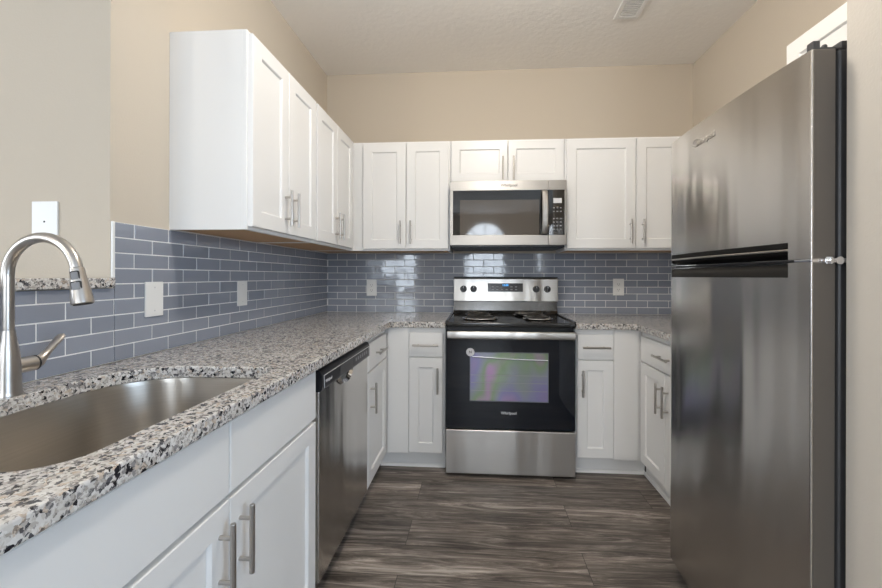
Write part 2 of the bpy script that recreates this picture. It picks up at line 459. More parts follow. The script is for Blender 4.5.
def backsplash(parent, kind, areas, joint, o):
    f = FACE(kind, o)
    g = MB()
    for (u0, u1, z0, z1) in areas: g.box(u0, u1, z0, z1, 0.0004, 0.0055, T=f)
    g.obj('grout', 'grout', parent, smooth=0)
    b = MB()
    for (u0, u1, z0, z1) in areas: tiles(b, f, u0, u1, 0.914, z1, joint)
    b.obj('backsplash_tile', 'tile', parent, smooth=0)
backsplash(wb, 'back', [(0.0085, W - 0.0085, 0.914, 1.3705)], 0.091, (0, 0, 0))
backsplash(wl, 'left', [(-1.842, -0.0005, 0.914, 1.3705)], -1.768, (0, 0, 0))
backsplash(hw, 'left', [(-2.795, -1.8435, 0.914, 1.154)], -1.768, (0, 0, 0))
backsplash(wr, 'right', [(0.0005, 1.36, 0.914, 1.3705)], 0.05, (W, 0, 0))
struct(MB().box(0.0002, 0.0085, -1.8505, -1.8425, 1.188, 1.3715, 0.001).obj('trim_1', 'trim', smooth=0))

# granite ledge on the half wall
o = bevmod(MB().box(-0.19, 0.022, -2.84, -1.8535, 1.157, 1.187).obj('bar_ledge', 'granite', smooth=0, loc=(-0.08, -2.3, 1.157)))
tag(o, 'narrow speckled granite ledge capping the half wall behind the faucet', 'ledge')

# ------------------------------------------------------------------ cabinets
def shaker(b, T, u0, u1, v0, v1, t=0.02, rail=0.062, bev=0.002):
    def L(du, wv): return [T @ Vector(p) for p in ((u0+du, v0+du, wv), (u1-du, v0+du, wv), (u1-du, v1-du, wv), (u0+du, v1-du, wv))]
    b.loft([L(0, 0.0), L(0, t - bev), L(bev, t), L(rail, t), L(rail + 0.003, t - 0.003), L(rail + 0.006, t - 0.0085)], True, True)
def slab(b, T, u0, u1, v0, v1, t=0.02, bev=0.0025):
    def L(du, wv): return [T @ Vector(p) for p in ((u0+du, v0+du, wv), (u1-du, v0+du, wv), (u1-du, v1-du, wv), (u0+du, v1-du, wv))]
    b.loft([L(0, 0.0), L(0, t - bev), L(bev, t)], True, True)
def pull(T, u, v, vertical, parent, ln=0.16, w0=0.0205):
    b = MB(); d = Vector((0, 1, 0)) if vertical else Vector((1, 0, 0))
    c = Vector((u, v, w0 + 0.030))
    b.tube([T @ (c - d * ln/2), T @ (c - d * (ln/2 - 0.0012)), T @ (c + d * (ln/2 - 0.0012)), T @ (c + d * ln/2)], [0.0052, 0.0062, 0.0062, 0.0052], 14)
    for s in (-1, 1):
        p = Vector((u, v, w0 - 0.0008)) + d * s * 0.048
        b.tube([T @ p, T @ (p + Vector((0, 0, 0.027)))], 0.0048, 12)
    return b.obj('handle', 'nickel', parent)
def door(T, u0, u1, v0, v1, root, hu, hv, rail=0.062, name='door'):
    b = MB(); shaker(b, T, u0, u1, v0, v1, rail=rail)
    d = b.obj(name, 'white', root, smooth=0)
    pull(T, hu, hv, True, d)
    return d
def drawer(T, u0, u1, v0, v1, root, handle=True, name='drawer_front'):
    b = MB(); slab(b, T, u0, u1, v0, v1)
    d = b.obj(name, 'white', root, smooth=0)
    if handle: pull(T, (u0+u1)/2, (v0+v1)/2, False, d)
    return d
ZB, ZT = 1.372, 2.133
def wall_cab(kind, o, u0, u1, v0, v1, depth, doors, label, group='white wall cabinets', rail=0.062, fillers=()):
    """doors: list of (u0,u1,handle_u); frame at face plane (w=0)"""
    T = FACE(kind, o)
    cen = T @ Vector(((u0+u1)/2, v0, -depth/2))
    root = thing('wall_cabinet', label, 'cabinet', cen, group)
    b = MB()
    tk = 0.018
    b.box(u0, u0+tk, v0, v1, -depth, -0.019, T=T); b.box(u1-tk, u1, v0, v1, -depth, -0.019, T=T)
    b.box(u0+tk, u1-tk, v1-tk, v1, -depth, -0.019, T=T); b.box(u0+tk, u1-tk, v0, v1-tk, -depth, -depth+0.01, T=T)
    b.obj('body', 'white', root, smooth=0)
    f = MB()
    f.box(u0, u0+0.038, v0, v1, -0.019, 0, 0.001, T=T); f.box(u1-0.038, u1, v0, v1, -0.019, 0, 0.001, T=T)
    f.box(u0+0.038, u1-0.038, v0, v0+0.04, -0.019, 0, T=T); f.box(u0+0.038, u1-0.038, v1-0.04, v1, -0.019, 0, T=T)
    f.obj('face_frame', 'white', root, smooth=0)
    MB().box(u0+tk, u1-tk, v0+0.002, v0+0.012, -depth+0.01, -0.019, T=T).obj('bottom_panel', 'wood', root, smooth=0)
    for (a, c) in fillers: MB().box(a, c, v0, v1, -0.0188, 0.0012, 0.0005, T=T).obj('filler_panel', 'white', root, smooth=0)
    for (a, c, hu) in doors:
        door(FACE(kind, o), a, c, v0+0.013, v1-0.012, root, hu, v0+0.125 if v1-v0 > 0.5 else v0+0.098, rail=rail)
    return root
TL = ('left', (0.31, 0, 0))
wall_cab(*TL, -1.606, -0.991, ZB, ZT, 0.309, [(-1.598, -1.307, -1.340), (-1.303, -1.000, -1.270)],
         'white two door wall cabinet with its plain side facing the sink')
wall_cab(*TL, -0.989, -0.3125, ZB, ZT, 0.309, [(-0.980, -0.678, -0.710), (-0.674, -0.365, -0.642)],
         'white two door wall cabinet on the left wall touching the back corner')
TB = ('back', (0, -0.31, 0))
wall_cab(*TB, 0.0095, 0.9985, ZB, ZT, 0.3005, [(0.388, 0.690, 0.654), (0.694, 0.988, 0.726)],
         'white two door wall cabinet on the back wall left of the microwave', fillers=[(0.050, 0.386)])
wall_cab(*TB, 1.0005, 1.7755, 1.830, ZT, 0.3005, [(1.008, 1.391, 1.358), (1.395, 1.768, 1.430)],
         'short white cabinet directly above the microwave', rail=0.055)
wall_cab(*TB, 1.7775, 2.7745, ZB, ZT, 0.3005, [(1.787, 2.241, 2.204), (2.246, 2.700, 2.284)],
         'white wall cabinet on the back wall between microwave and refrigerator', fillers=[(2.703, 2.736)])
wall_cab('right', (2.44, 0, 0), 1.375, 2.100, 1.81, ZT, 0.335, [(1.380, 1.736, 1.700), (1.740, 2.095, 1.776)],
         'white cabinet hung on the right wall over the refrigerator')

ZC = 0.877   # underside of the worktop
def base_cab(kind, o, u0, u1, label, fronts, fillers=(), name='base_cabinet', depth=0.60, kick=0.075, hz=0.557, toe=(0, 0)):
    T = FACE(kind, o)
    root = thing(name, label, 'cabinet', T @ Vector(((u0+u1)/2, 0, -depth/2)), 'white base cabinets')
    b = MB(); tk = 0.018; z0 = 0.10
    b.box(u0, u0+tk, z0, ZC, -depth, -0.019, T=T); b.box(u1-tk, u1, z0, ZC, -depth, -0.019, T=T)
    b.box(u0+tk, u1-tk, z0, z0+tk, -depth, -0.019, T=T); b.box(u0+tk, u1-tk, z0+tk, ZC, -depth, -depth+0.01, T=T)
    b.obj('body', 'white', root, smooth=0)
    b = MB()
    b.box(u0, u0+0.03, z0, ZC, -0.019, 0, T=T); b.box(u1-0.03, u1, z0, ZC, -0.019, 0, T=T)
    b.box(u0+0.03, u1-0.03, ZC-0.045, ZC, -0.019, 0, T=T); b.box(u0+0.03, u1-0.03, z0, z0+0.04, -0.019, 0, T=T)
    b.box(u0+0.03, u1-0.03, 0.672, 0.712, -0.019, 0, T=T)
    b.obj('face_frame', 'white', root, smooth=0)
    b = MB(); b.box(u0, u1, 0.0, z0-0.0005, -depth, -kick, T=T); b.box(u0-toe[0], u1+toe[1], 0.0, z0-0.001, -kick-0.008, -kick-0.0004, T=T)
    b.prism([(-kick, 0.0), (-kick+0.013, 0.0), (-kick+0.011, 0.010), (-kick+0.005, 0.017), (-kick, 0.019)], u0-toe[0], u1+toe[1], 'Z',
            T=T @ Matrix(((0, 0, 1, 0), (0, 1, 0, 0), (1, 0, 0, 0), (0, 0, 0, 1))))
    b.obj('toe_kick', 'white', root, smooth=0)
    for (a, c) in fillers:
        MB().box(a, c, z0, ZC, 0.0005, 0.014, 0.001, T=T).obj('filler_panel', 'white', root, smooth=0)
    for fr in fronts:
        kindf, a, c = fr[0], fr[1], fr[2]
        if kindf == 'drawer': drawer(T, a, c, 0.700, 0.846, root)
        elif kindf == 'false': drawer(T, a, c, 0.704, 0.868, root, False, 'false_front')
        else: door(T, a, c, 0.108, 0.692, root, fr[3], hz, rail=0.058)
    return root
BL = ('left', (0.61, 0, 0))
base_cab(*BL, -2.685, -1.712, 'white sink base cabinet with two doors below plain false fronts',
         [('false', -2.675, -2.2025), ('false', -2.1985, -1.722), ('door', -2.675, -2.2025, -2.236), ('door', -2.1985, -1.722, -2.163)], depth=0.598, hz=0.580)
base_cab(*BL, -1.075, -0.612, 'narrow white drawer and door cabinet between dishwasher and corner',
         [('drawer', -1.050, -0.648), ('door', -1.050, -0.648, -1.012)], depth=0.598, kick=0.048, toe=(0, 0.023))
BB = ('back', (0, -0.61, 0))
base_cab(*BB, 0.6115, 0.990, 'white base cabinet left of the range with one drawer and door',
         [('drawer', 0.767, 0.976), ('door', 0.767, 0.976, 0.946)], [(0.632, 0.764)], kick=0.035, toe=(0.033, 0))
base_cab(*BB, 1.773, 2.1685, 'white base cabinet right of the range with one drawer and door',
         [('drawer', 1.787, 2.000), ('door', 1.787, 2.000, 1.815)], [(2.003, 2.148)], kick=0.035, toe=(0, 0.034))
base_cab('right', (2.17, 0, 0), 0.612, 1.375, 'white base cabinet with drawer and paired doors beside the refrigerator',
         [('drawer', 0.645, 1.243), ('door', 0.645, 0.942, 0.908), ('door', 0.946, 1.243, 0.981)], [(1.248, 1.37)], depth=0.60, kick=0.035, toe=(0.023, 0))

# ------------------------------------------------------------------ worktops, sink, faucet
HOLE = ring_poly(0.125, 0.575, -2.535, -1.880, (0.085, 0.060, 0.19, 0.19))
b = MB()
b.fill_holes([(0.010, -2.73), (0.650, -2.73), (0.650, -0.665), (0.657, -0.648), (0.675, -0.641), (0.9925, -0.641), (0.9925, -0.0100), (0.010, -0.0100)], [HOLE], ZC + 0.001, 0.914)
o = bevmod(b.obj('worktop', 'granite', smooth=0, loc=(0.33, -1.3, ZC)), 0.004)
tag(o, 'long speckled granite worktop with the sink cut into it, left of the range', 'worktop')
b = MB()
b.fill_holes([(1.771, -0.641), (2.095, -0.641), (2.118, -0.648), (2.128, -0.665), (2.128, -1.372), (2.7695, -1.372), (2.7695, -0.010), (1.771, -0.010)], [], ZC + 0.001, 0.914)
o = bevmod(b.obj('worktop', 'granite', smooth=0, loc=(2.3, -0.5, ZC)), 0.004)
tag(o, 'short speckled granite worktop between the range and the refrigerator', 'worktop')

def hole_ring(d, z, n=10):
    return [(x, y, z) for x, y in ring_poly(0.125-d, 0.575+d, -2.535-d, -1.880+d, tuple(max(0.02, r+d) for r in (0.085, 0.060, 0.19, 0.19)), n)]
sk = thing('sink', 'undermount stainless steel sink bowl set in the granite worktop', 'sink', (0.35, -2.2, 0.68))
b = MB()
b.loft([hole_ring(0.012, ZC-0.0012), hole_ring(0.006, ZC-0.0012), hole_ring(0.004, 0.86), hole_ring(-0.004, 0.72), hole_ring(-0.012, 0.694), hole_ring(-0.03, 0.681), hole_ring(-0.05, 0.678)], False, True)
o = b.obj('bowl', 'sink_steel', sk, smooth=60)
bmesh_ = bmesh.new(); bmesh_.from_mesh(o.data)
bmesh.ops.reverse_faces(bmesh_, faces=bmesh_.faces[:]); bmesh_.to_mesh(o.data); bmesh_.free()
sm = o.modifiers.new('wall', 'SOLIDIFY'); sm.thickness = 0.0015; sm.offset = -1
MB().lathe([(0.001, 0.001), (0.02, 0.001), (0.036, 0.003), (0.042, 0.0045), (0.042, 0.001), (0.001, 0.0008)], (0.30, -2.2, 0.678)).obj('drain', 'chrome', sk)

FX, FY, FZ = 0.0905, -2.204, 0.914
fc = thing('faucet', 'brushed nickel gooseneck faucet standing behind the sink', 'faucet', (FX, FY, FZ))
MB().lathe([(0.0, 0.0002), (0.0265, 0.0002), (0.0268, 0.006), (0.0245, 0.010), (0.0235, 0.05), (0.021, 0.095), (0.0155, 0.135), (0.0128, 0.153), (0.0, 0.153)], (FX, FY, FZ), n=32).obj('body', 'nickel', fc)
pts = [(FX, FY, FZ + 0.150), (FX, FY, FZ + 0.158), (FX, FY, 1.15), (FX, FY, 1.190)]
cx, cz, rr = FX + 0.087, 1.1965, 0.087
for k in range(0, 19):
    a = math.pi - (math.pi - R(11)) * k / 18
    pts.append((cx + rr * math.cos(a), FY, cz + rr * math.sin(a)))
sp = MB().tube(pts, [0.0112] + [0.0118] * (len(pts) - 1), 20).obj('spout', 'nickel', fc)
e0 = Vector(pts[-1]); hd = Vector((0.19, 0, -1)).normalized()
hp = [e0 - hd * 0.001, e0 + hd * 0.0006, e0 + hd * 0.003, e0 + hd * 0.018, e0 + hd * 0.048, e0 + hd * 0.072, e0 + hd * 0.083, e0 + hd * 0.085]
hh = MB().tube(hp, [0.0110, 0.0132, 0.0137, 0.0146, 0.0178, 0.0206, 0.0212, 0.0196], 28).obj('spray_head', 'nickel', fc)
MB().tube([e0 + hd * 0.0845, e0 + hd * 0.0865], [0.0175, 0.0170], 24).obj('spray_face', 'rubber', hh)
bn = Vector((0.42, -1, 0)); bn = (bn - hd * bn.dot(hd)).normalized(); bt = bn.cross(hd).normalized()
for q, (d0, wd) in enumerate(((0.020, 0.0070), (0.044, 0.0084))):
    rad = 0.0152 + (0.0178 - 0.0146) / 0.028 * (d0 - 0.018)
    c0 = e0 + hd * d0 + bn * (rad - 0.0012)
    def padring(sc, lift):
        rg = []
        for x, y in ring_poly(-wd*sc, wd*sc, -0.0092*sc, 0.0092*sc, (0.0025*sc,)*4, 4):
            rg.append(c0 + bt * x + hd * y + bn * (lift - x*x/(2*0.017)))
        return rg
    MB().loft([padring(1.25, -0.001), padring(1.25, 0.0006), padring(1.1, 0.0012)], False, True).obj('button_surround', 'rubber', hh)
    MB().loft([padring(0.95, 0.0010), padring(0.9, 0.0024), padring(0.7, 0.0028)], False, True).obj('button', 'button_grey', hh)
HZ = 0.979
MB().tube([(FX, FY + 0.016, HZ), (FX, FY + 0.0545, HZ)], 0.0180, 24).obj('handle_stem', 'nickel', fc)
hb = MB()
hb.tube([(FX, FY + 0.0545, HZ), (FX, FY + 0.0585, HZ)], 0.0186, 24)
hb.obj('handle_ring', 'rubber', fc)
hb = MB()
path = [(0.0585, 0.0), (0.066, 0.003), (0.075, 0.010), (0.088, 0.023), (0.101, 0.038), (0.113, 0.050), (0.122, 0.058), (0.127, 0.060)]
wds = [(0.0165, 0.0165), (0.0140, 0.0150), (0.0105, 0.0110), (0.0090, 0.0075), (0.0105, 0.0068), (0.0120, 0.0066), (0.0105, 0.0058), (0.003, 0.003)]
rings = []
for i, ((dy, dz), (a, c)) in enumerate(zip(path, wds)):
    p0 = path[max(i-1, 0)]; p1 = path[min(i+1, len(path)-1)]
    t = Vector((0, p1[0]-p0[0], p1[1]-p0[1])).normalized() if i else Vector((0, 1, 0))
    nrm = Vector((0, -t.z, t.y))
    rings.append([Vector((FX, FY+dy, HZ+dz)) + Vector((1, 0, 0)) * a * math.cos(2*math.pi*k/18) + nrm * c * math.sin(2*math.pi*k/18) for k in range(18)])
hb.loft(rings); hb.obj('lever', 'nickel', fc, smooth=60)

# ------------------------------------------------------------------ dishwasher
D0, D1 = -1.706, -1.082
dw = thing('dishwasher', 'stainless dishwasher with black control strip under the granite worktop', 'dishwasher', (0.33, (D0+D1)/2, 0))
MB().box(0.012, 0.600, D0, D1, 0.10, 0.868).obj('tub', 'dark_grey', dw, smooth=0)
MB().box(0.05, 0.555, D0+0.01, D1-0.01, 0.0, 0.0995).obj('toe_panel', 'black_plastic', dw, smooth=0)
dd = MB().box(0.601, 0.634, D0+0.004, D1-0.004, 0.112, 0.789, 0.005, 3).obj('door', 'fridge_steel', dw)
# control strip: bullnose profile extruded along y
pr = [(0.601, 0.790), (0.639, 0.790), (0.644, 0.795), (0.645, 0.805), (0.643, 0.846), (0.636, 0.861), (0.622, 0.866), (0.601, 0.866)]
cp = MB().loft([[(x, y, z) for x, z in pr] for y in (D0+0.004, D1-0.004)]).obj('control_panel', 'black_plastic', dw, smooth=50)
fr = MB()
def strip_pt(y, z, lift=0.0006):
    x = 0.645 - (z - 0.805) / 0.041 * 0.002 + lift
    return (x, y, z)
ya, yb, za, zb = D0+0.022, D1-0.016, 0.799, 0.842
ol = [(ya, za), (yb, za), (yb, zb), (ya, zb)]
fr.tube([strip_pt(ya, za), strip_pt(ya, zb)], 0.0013, 6); fr.tube([strip_pt(ya, zb), strip_pt(yb, zb)], 0.0013, 6); fr.tube([strip_pt(yb, zb), strip_pt(yb, za)], 0.0013, 6)
fr.obj('panel_outline', 'logo_light', cp)
yc = -1.440
# pocket handle: black scoop with a bright lip dipping below the strip
lip = MB(); n = 16
outer, inner, back = [], [], []
for k in range(n + 1):
    a = math.pi + math.pi * k / n
    outer.append(Vector((0.6360, yc + 0.084 * math.cos(a), 0.800 + 0.052 * math.sin(a))))
    inner.append(Vector((0.6475, yc + 0.078 * math.cos(a), 0.801 + 0.045 * math.sin(a))))
    back.append(Vector((0.6362, yc + 0.066 * math.cos(a), 0.803 + 0.034 * math.sin(a))))
lip.loft([outer, inner, back], False, False, closed=False)
lip.obj('handle_lip', 'chrome', cp, smooth=60)
sc = MB()
sc.loft([back, [Vector((0.6358, p.y, max(p.z, 0.8025))) for p in back]], False, False, closed=False)
sc.prism([(p.y, p.z) for p in back], 0.6352, 0.6361, 'X')
sc.obj('handle_pocket', 'black', cp, smooth=0)
MB().box(0.6448, 0.6458, yc-0.080, yc+0.080, 0.8005, 0.8410, 0.0003).obj('handle_cover', 'dark_grey', cp, smooth=0)
for k in range(6): MB().box(0.6440, 0.6452, -1.318 + k*0.033, -1.301 + k*0.033, 0.814, 0.829).obj('key', 'button_grey', cp, smooth=0)
text('Whirlpool', 0.015, FACE('left', (0.6452, -1.640, 0.818)), 'logo_light', cp)

# ------------------------------------------------------------------ range
RX0, RX1 = 0.9995, 1.7625; RC = (RX0 + RX1) / 2
rg = thing('range', 'stainless and black electric coil range standing between the base cabinets', 'range', (RC, -0.35, 0))
MB().box(RX0+0.004, RX1-0.004, -0.655, -0.030, 0.03, 0.893, 0.003).obj('body', 'black_plastic', rg, smooth=0)
for x in (RX0+0.05, RX1-0.05):
    for y in (-0.60, -0.08): MB().lathe([(0.018, 0), (0.018, 0.03)], (x, y, 0), n=12).obj('foot', 'black_plastic', rg)
dr = MB().box(RX0, RX1, -0.694, -0.656, 0.020, 0.281, 0.005, 3).obj('drawer', 'steel', rg)
od = MB().box(RX0, RX1, -0.690, -0.656, 0.288, 0.872, 0.004, 2).obj('oven_door', 'oven_glass', rg)
MB().box(1.146, 1.602, -0.6916, -0.6895, 0.457, 0.742, 0.0006, 1).obj('window', 'oven_window', od, smooth=0)
wf = MB()
for (a, c, e, f) in ((1.142, 1.606, 0.452, 0.457), (1.142, 1.606, 0.742, 0.746), (1.142, 1.146, 0.457, 0.742), (1.602, 1.606, 0.457, 0.742)):
    wf.box(a, c, -0.6920, -0.6895, e, f)
wf.obj('window_border', 'gasket', od, smooth=0)
rk = MB()
for z in (0.515, 0.562, 0.607): rk.box(1.15, 1.598, -0.6921, -0.6912, z, z+0.0028)
rk.obj('oven_rack', 'button_grey', od, smooth=0)
MB().tube([(1.158, -0.6925, 0.717), (1.36, -0.6925, 0.706), (1.600, -0.6925, 0.700)], 0.0048, 8).obj('reflected_streak', 'chrome', od)  # reflection streak on the oven glass, modelled as a thin bright rod
MB().lathe([(0.0245, 0.0), (0.0245, -0.0012)], (1.146, -0.6925, 0.744), 'Y', 24).obj('sticker', 'sticker', od, smooth=0)
text('N', 0.022, FACE('back', (1.146, -0.694, 0.744)), 'logo_dark', od, 'sticker_print')
text('Whirlpool', 0.022, FACE('back', (1.374, -0.6908, 0.385)), 'logo_light', od)
hd_ = MB()
hpf = [(-0.722, 0.827), (-0.732, 0.829), (-0.735, 0.834), (-0.736, 0.850), (-0.735, 0.867), (-0.732, 0.872), (-0.722, 0.874), (-0.716, 0.870), (-0.716, 0.831)]
hd_.loft([[(x, y, z) for y, z in hpf] for x in (RX0+0.012, RX1-0.012)])
hn = hd_.obj('handle', 'steel', od, smooth=60)
for x in (RX0+0.004, RX1-0.036): MB().box(x, x+0.032, -0.722, -0.689, 0.834, 0.868, 0.004).obj('handle_bracket', 'black_plastic', hn)
# cooktop with raised edge
ct = MB()
ct.box(RX0-0.003, RX1+0.003, -0.700, -0.040, 0.894, 0.922, 0.008, 3)
b = ct.obj('cooktop', 'black', rg)
for x in (RX0-0.003, RX1-0.014): MB().box(x, x+0.017, -0.690, -0.045, 0.918, 0.931, 0.005, 2).obj('cooktop_rim', 'black', b)
for (bx, by, br) in ((RC-0.190, -0.235, 0.080), (RC+0.165, -0.235, 0.100), (RC-0.175, -0.490, 0.100), (RC+0.190, -0.490, 0.080)):
    pan = MB().lathe([(0.012, 0.9225), (br*0.75, 0.9228), (br*0.98, 0.929), (br+0.013, 0.931), (br+0.015, 0.9285), (br+0.004, 0.9225)], (bx, by, 0), n=36).obj('drip_pan', 'chrome', b)
    cl = MB(); turns = 4 if br < 0.09 else 5; pts = []
    for k in range(turns * 24 + 1):
        a = 2*math.pi*k/24; r_ = 0.020 + (br - 0.026) * k / (turns*24)
        pts.append((bx + r_*math.cos(a), by + r_*math.sin(a), 0.938))
    cl.tube(pts, 0.0042, 8)
    for q in range(3):
        a = R(90 + 120*q)
        cl.box(bx-0.002, bx+0.002, by, by+br*0.97, 0.9305, 0.9345, T=Matrix.Translation((bx, by, 0)) @ Matrix.Rotation(a, 4, 'Z') @ Matrix.Translation((-bx, -by, 0)))
    cl.obj('burner_coil', 'coil', b)
# backguard
bg = MB()
prof = [(-0.030, 0.923), (-0.150, 0.923), (-0.128, 0.945), (-0.118, 1.012), (-0.030, 1.012)]
bg.loft([[(x, y, z) for y, z in prof] for x in (RX0+0.014, RX1+0.004)])
bo = bg.obj('backguard', 'dark_chrome', rg, smooth=0)
pn = MB(); prof = [(-0.030, 1.013), (-0.132, 1.013), (-0.114, 1.176), (-0.106, 1.182), (-0.030, 1.182)]
pn.loft([[(x, y, z) for y, z in prof] for x in (RX0+0.013, RX1+0.011)])
po = bevmod(pn.obj('control_panel', 'steel', rg, smooth=0), 0.003)
cap = MB().box(RX0+0.013, RX1+0.011, -0.108, -0.030, 1.1825, 1.192, 0.003).obj('panel_cap', 'black_plastic', rg)
def on_panel(x, z, lift=0.0):
    t = (z - 1.013) / 0.163
    return Vector((x, -0.132 + 0.018*t - lift, z))
tilt = math.atan2(0.018, 0.163)
PT = lambda x, z: Matrix.Translation(on_panel(x, z)) @ Matrix.Rotation(-tilt, 4, 'X') @ FACE('back')
for x in (1.085, 1.160, 1.616, 1.696):
    T = PT(x, 1.102)
    kb = MB()
    rings = [[T @ Vector((r_*math.cos(2*math.pi*k/24), r_*math.sin(2*math.pi*k/24), h)) for k in range(24)] for r_, h in ((0.0245, 0.0), (0.0245, 0.005), (0.021, 0.008), (0.0195, 0.022), (0.017, 0.024))]
    kb.loft(rings)
    kb.box(-0.0042, 0.0042, -0.020, 0.020, 0.022, 0.031, 0.001, T=T)
    ko = kb.obj('knob', 'black_plastic', po)
    MB().box(-0.001, 0.001, 0.004, 0.018, 0.0308, 0.0316, T=T).obj('pointer', 'logo_light', ko, smooth=0)
T = PT(1.392, 1.113)
dsp = MB().box(-0.128, 0.128, -0.031, 0.031, 0.0004, 0.003, 0.0008, 1, T=T).obj('display', 'display', po, smooth=0)
text('12:00', 0.021, T @ Matrix.Translation((0.0, 0.017, 0.0034)), 'digits', dsp, 'clock_digits')
for i in range(6):
    for j in range(2):
        if i in (2, 3) and j == 1: continue
        MB().box(-0.100 + i*0.034, -0.084 + i*0.034, -0.018 + j*0.020, -0.012 + j*0.020, 0.003, 0.0034, T=T).obj('key', 'button_grey', dsp, smooth=0)

# ------------------------------------------------------------------ microwave
MX0, MX1, MZ0, MZ1 = 1.0035, 1.7675, 1.397, 1.8275
mw = thing('microwave', 'over-the-range stainless microwave hung beneath the short cabinet', 'microwave', (RC, -0.2, MZ0))
MB().box(MX0, MX1, -0.385, -0.0115, MZ0+0.012, MZ1, 0.002).obj('body', 'dark_grey', mw, smooth=0)
YF = -0.420
XS = 1.650
ft = MB()
ft.box(MX0, XS-0.0008, YF, -0.386, 1.763, MZ1, 0.003); ft.box(XS+0.0008, MX1, YF, -0.386, 1.763, MZ1, 0.003)
ft.box(MX0, XS-0.0008, YF, -0.386, MZ0+0.004, 1.468, 0.003); ft.box(XS+0.0008, MX1, YF, -0.386, MZ0+0.004, 1.468, 0.003)
ft.box(MX0, MX0+0.020, YF, -0.386, 1.4682, 1.7628); ft.box(MX1-0.013, MX1, YF, -0.386, 1.4682, 1.7628)
ff = ft.obj('front_frame', 'mw_steel', mw)
gd = MB().box(MX0+0.0202, XS-0.0006, YF+0.001, -0.386, 1.4684, 1.7626).obj('door_glass', 'mw_glass', mw, smooth=0)
MB().box(1.070, 1.590, YF+0.0002, YF+0.0011, 1.4695, 1.700).obj('window', 'mw_window', gd, smooth=0)
cp2 = MB().box(XS+0.0006, MX1-0.0132, YF+0.001, -0.386, 1.4684, 1.7626).obj('control_panel', 'mw_glass', mw, smooth=0)
MB().box(1.682, 1.736, YF, YF+0.0012, 1.676, 1.708).obj('display', 'sticker', cp2, smooth=0)
for i in range(3):
    for j in range(7):
        if j == 4: continue
        MB().box(1.680 + i*0.022, 1.691 + i*0.022, YF+0.0002, YF+0.0012, 1.500 + j*0.0235, 1.508 + j*0.0235).obj('key', 'button_grey', cp2, smooth=0)
hb = MB()
rings = []
for k in range(13):
    t = k / 12; z = 1.474 + t * (1.756 - 1.474); y = YF - 0.012 - 0.030 * math.sin(math.pi * t) ** 0.6
    ring = [(1.604, y+0.004), (1.604, y-0.006), (1.609, y-0.010), (1.636, y-0.010), (1.641, y-0.006), (1.641, y+0.004)]
    rings.append([(x, yy, z) for x, yy in ring])
hb.loft(rings)
hb.box(1.608, 1.637, YF-0.014, YF+0.0008, 1.476, 1.492); hb.box(1.608, 1.637, YF-0.014, YF+0.0008, 1.738, 1.754)
hb.obj('handle', 'steel', gd, smooth=30)
text('Whirlpool', 0.026, FACE('back', (1.394, YF-0.0004, 1.796)), 'logo_dark', ff)
b = MB(); b.box(MX0+0.01, MX1-0.01, -0.405, -0.02, MZ0-0.010, MZ0+0.0118, 0.003)
vo = b.obj('vent_base', 'black_plastic', mw, smooth=0)
b = MB()
for k in range(12): b.box(MX0+0.06+k*0.055, MX0+0.10+k*0.055, -0.39, -0.33, MZ0-0.0108, MZ0-0.0098)
b.obj('vent_grille', 'dark_grey', vo, smooth=0)

# ------------------------------------------------------------------ refrigerator
FY0, FY1 = -2.092, -1.405      # near and far ends
FXF = 1.950
fg = thing('refrigerator', 'tall stainless top-freezer refrigerator against the right wall', 'refrigerator', (2.35, (FY0+FY1)/2, 0))
MB().box(2.012, 2.740, FY0+0.002, FY1-0.004, 0.03, 1.722, 0.006).obj('case', 'dark_grey', fg, smooth=0)
def front_x(y):
    t = (y - (FY0+FY1)/2) / ((FY1-FY0)/2)
    return FXF - 0.012 + 0.014 * t * t
def door_outline(n=24):
    # plan outline of the bowed door with rounded ends
    out = [(2.003, FY0), (FXF + 0.004, FY0)]
    rr_ = 0.010
    for k in range(1, 5):
        a = R(90 * k / 5); out.append((FXF + 0.0025 + 0.0015*(1-math.sin(a)), FY0 + 0.0015*(1-math.cos(a))))
    ys = [FY0 + 0.004 + (FY1 - 0.040 - FY0 - 0.004) * k / n for k in range(n+1)]
    out += [(front_x(y), y) for y in ys]
    xe = front_x(ys[-1])
    for k in range(1, 9):
        a = R(90 * k / 8); out.append((xe + 0.040*(1-math.cos(a)) , ys[-1] + 0.040*math.sin(a)))
    out.append((2.003, FY1))
    return out
OUT = door_outline()
PY0, PY1 = -2.030, -1.440      # pocket range
def door_section(inset):
    o_ = []
    prev = None
    n = 24
    for x, y in OUT: o_.append((x + (inset if (PY0 < y < PY1 and x < 1.99) else 0), y))
    return o_
def door_mesh(zlo, zhi, pocket_at):
    b = MB()
    if pocket_at == 'bottom': b.prism(OUT, zlo + 0.042, zhi)
    else: b.prism(OUT, zlo, zhi - 0.036)
    a, c = (zlo, zlo + 0.042) if pocket_at == 'bottom' else (zhi - 0.036, zhi)
    # ends of the pocket band stay full depth, the middle is cut back
    lo = [(x, y) for x, y in OUT if y <= PY0]; hi = [(x, y) for x, y in OUT if y >= PY1]
    mid_y = [PY0 + (PY1 - PY0) * k / 10 for k in range(11)]
    nl = [p for p in OUT[1:] if p[1] <= PY0]
    b.prism([(2.003, FY0)] + nl + [(front_x(PY0), PY0), (2.003, PY0)], a, c)
    nh = [p for p in OUT[:-1] if p[1] >= PY1]
    b.prism([(2.003, PY1), (front_x(PY1), PY1)] + nh + [(2.003, FY1)], a, c)
    b.prism([(1.992, PY0), (1.992, PY1), (2.003, PY1), (2.003, PY0)], a, c)
    return b
ZS0, ZS1 = 1.230, 1.238
fz = door_mesh(ZS1, 1.720, 'bottom').obj('freezer_door', 'fridge_steel', fg, smooth=20)
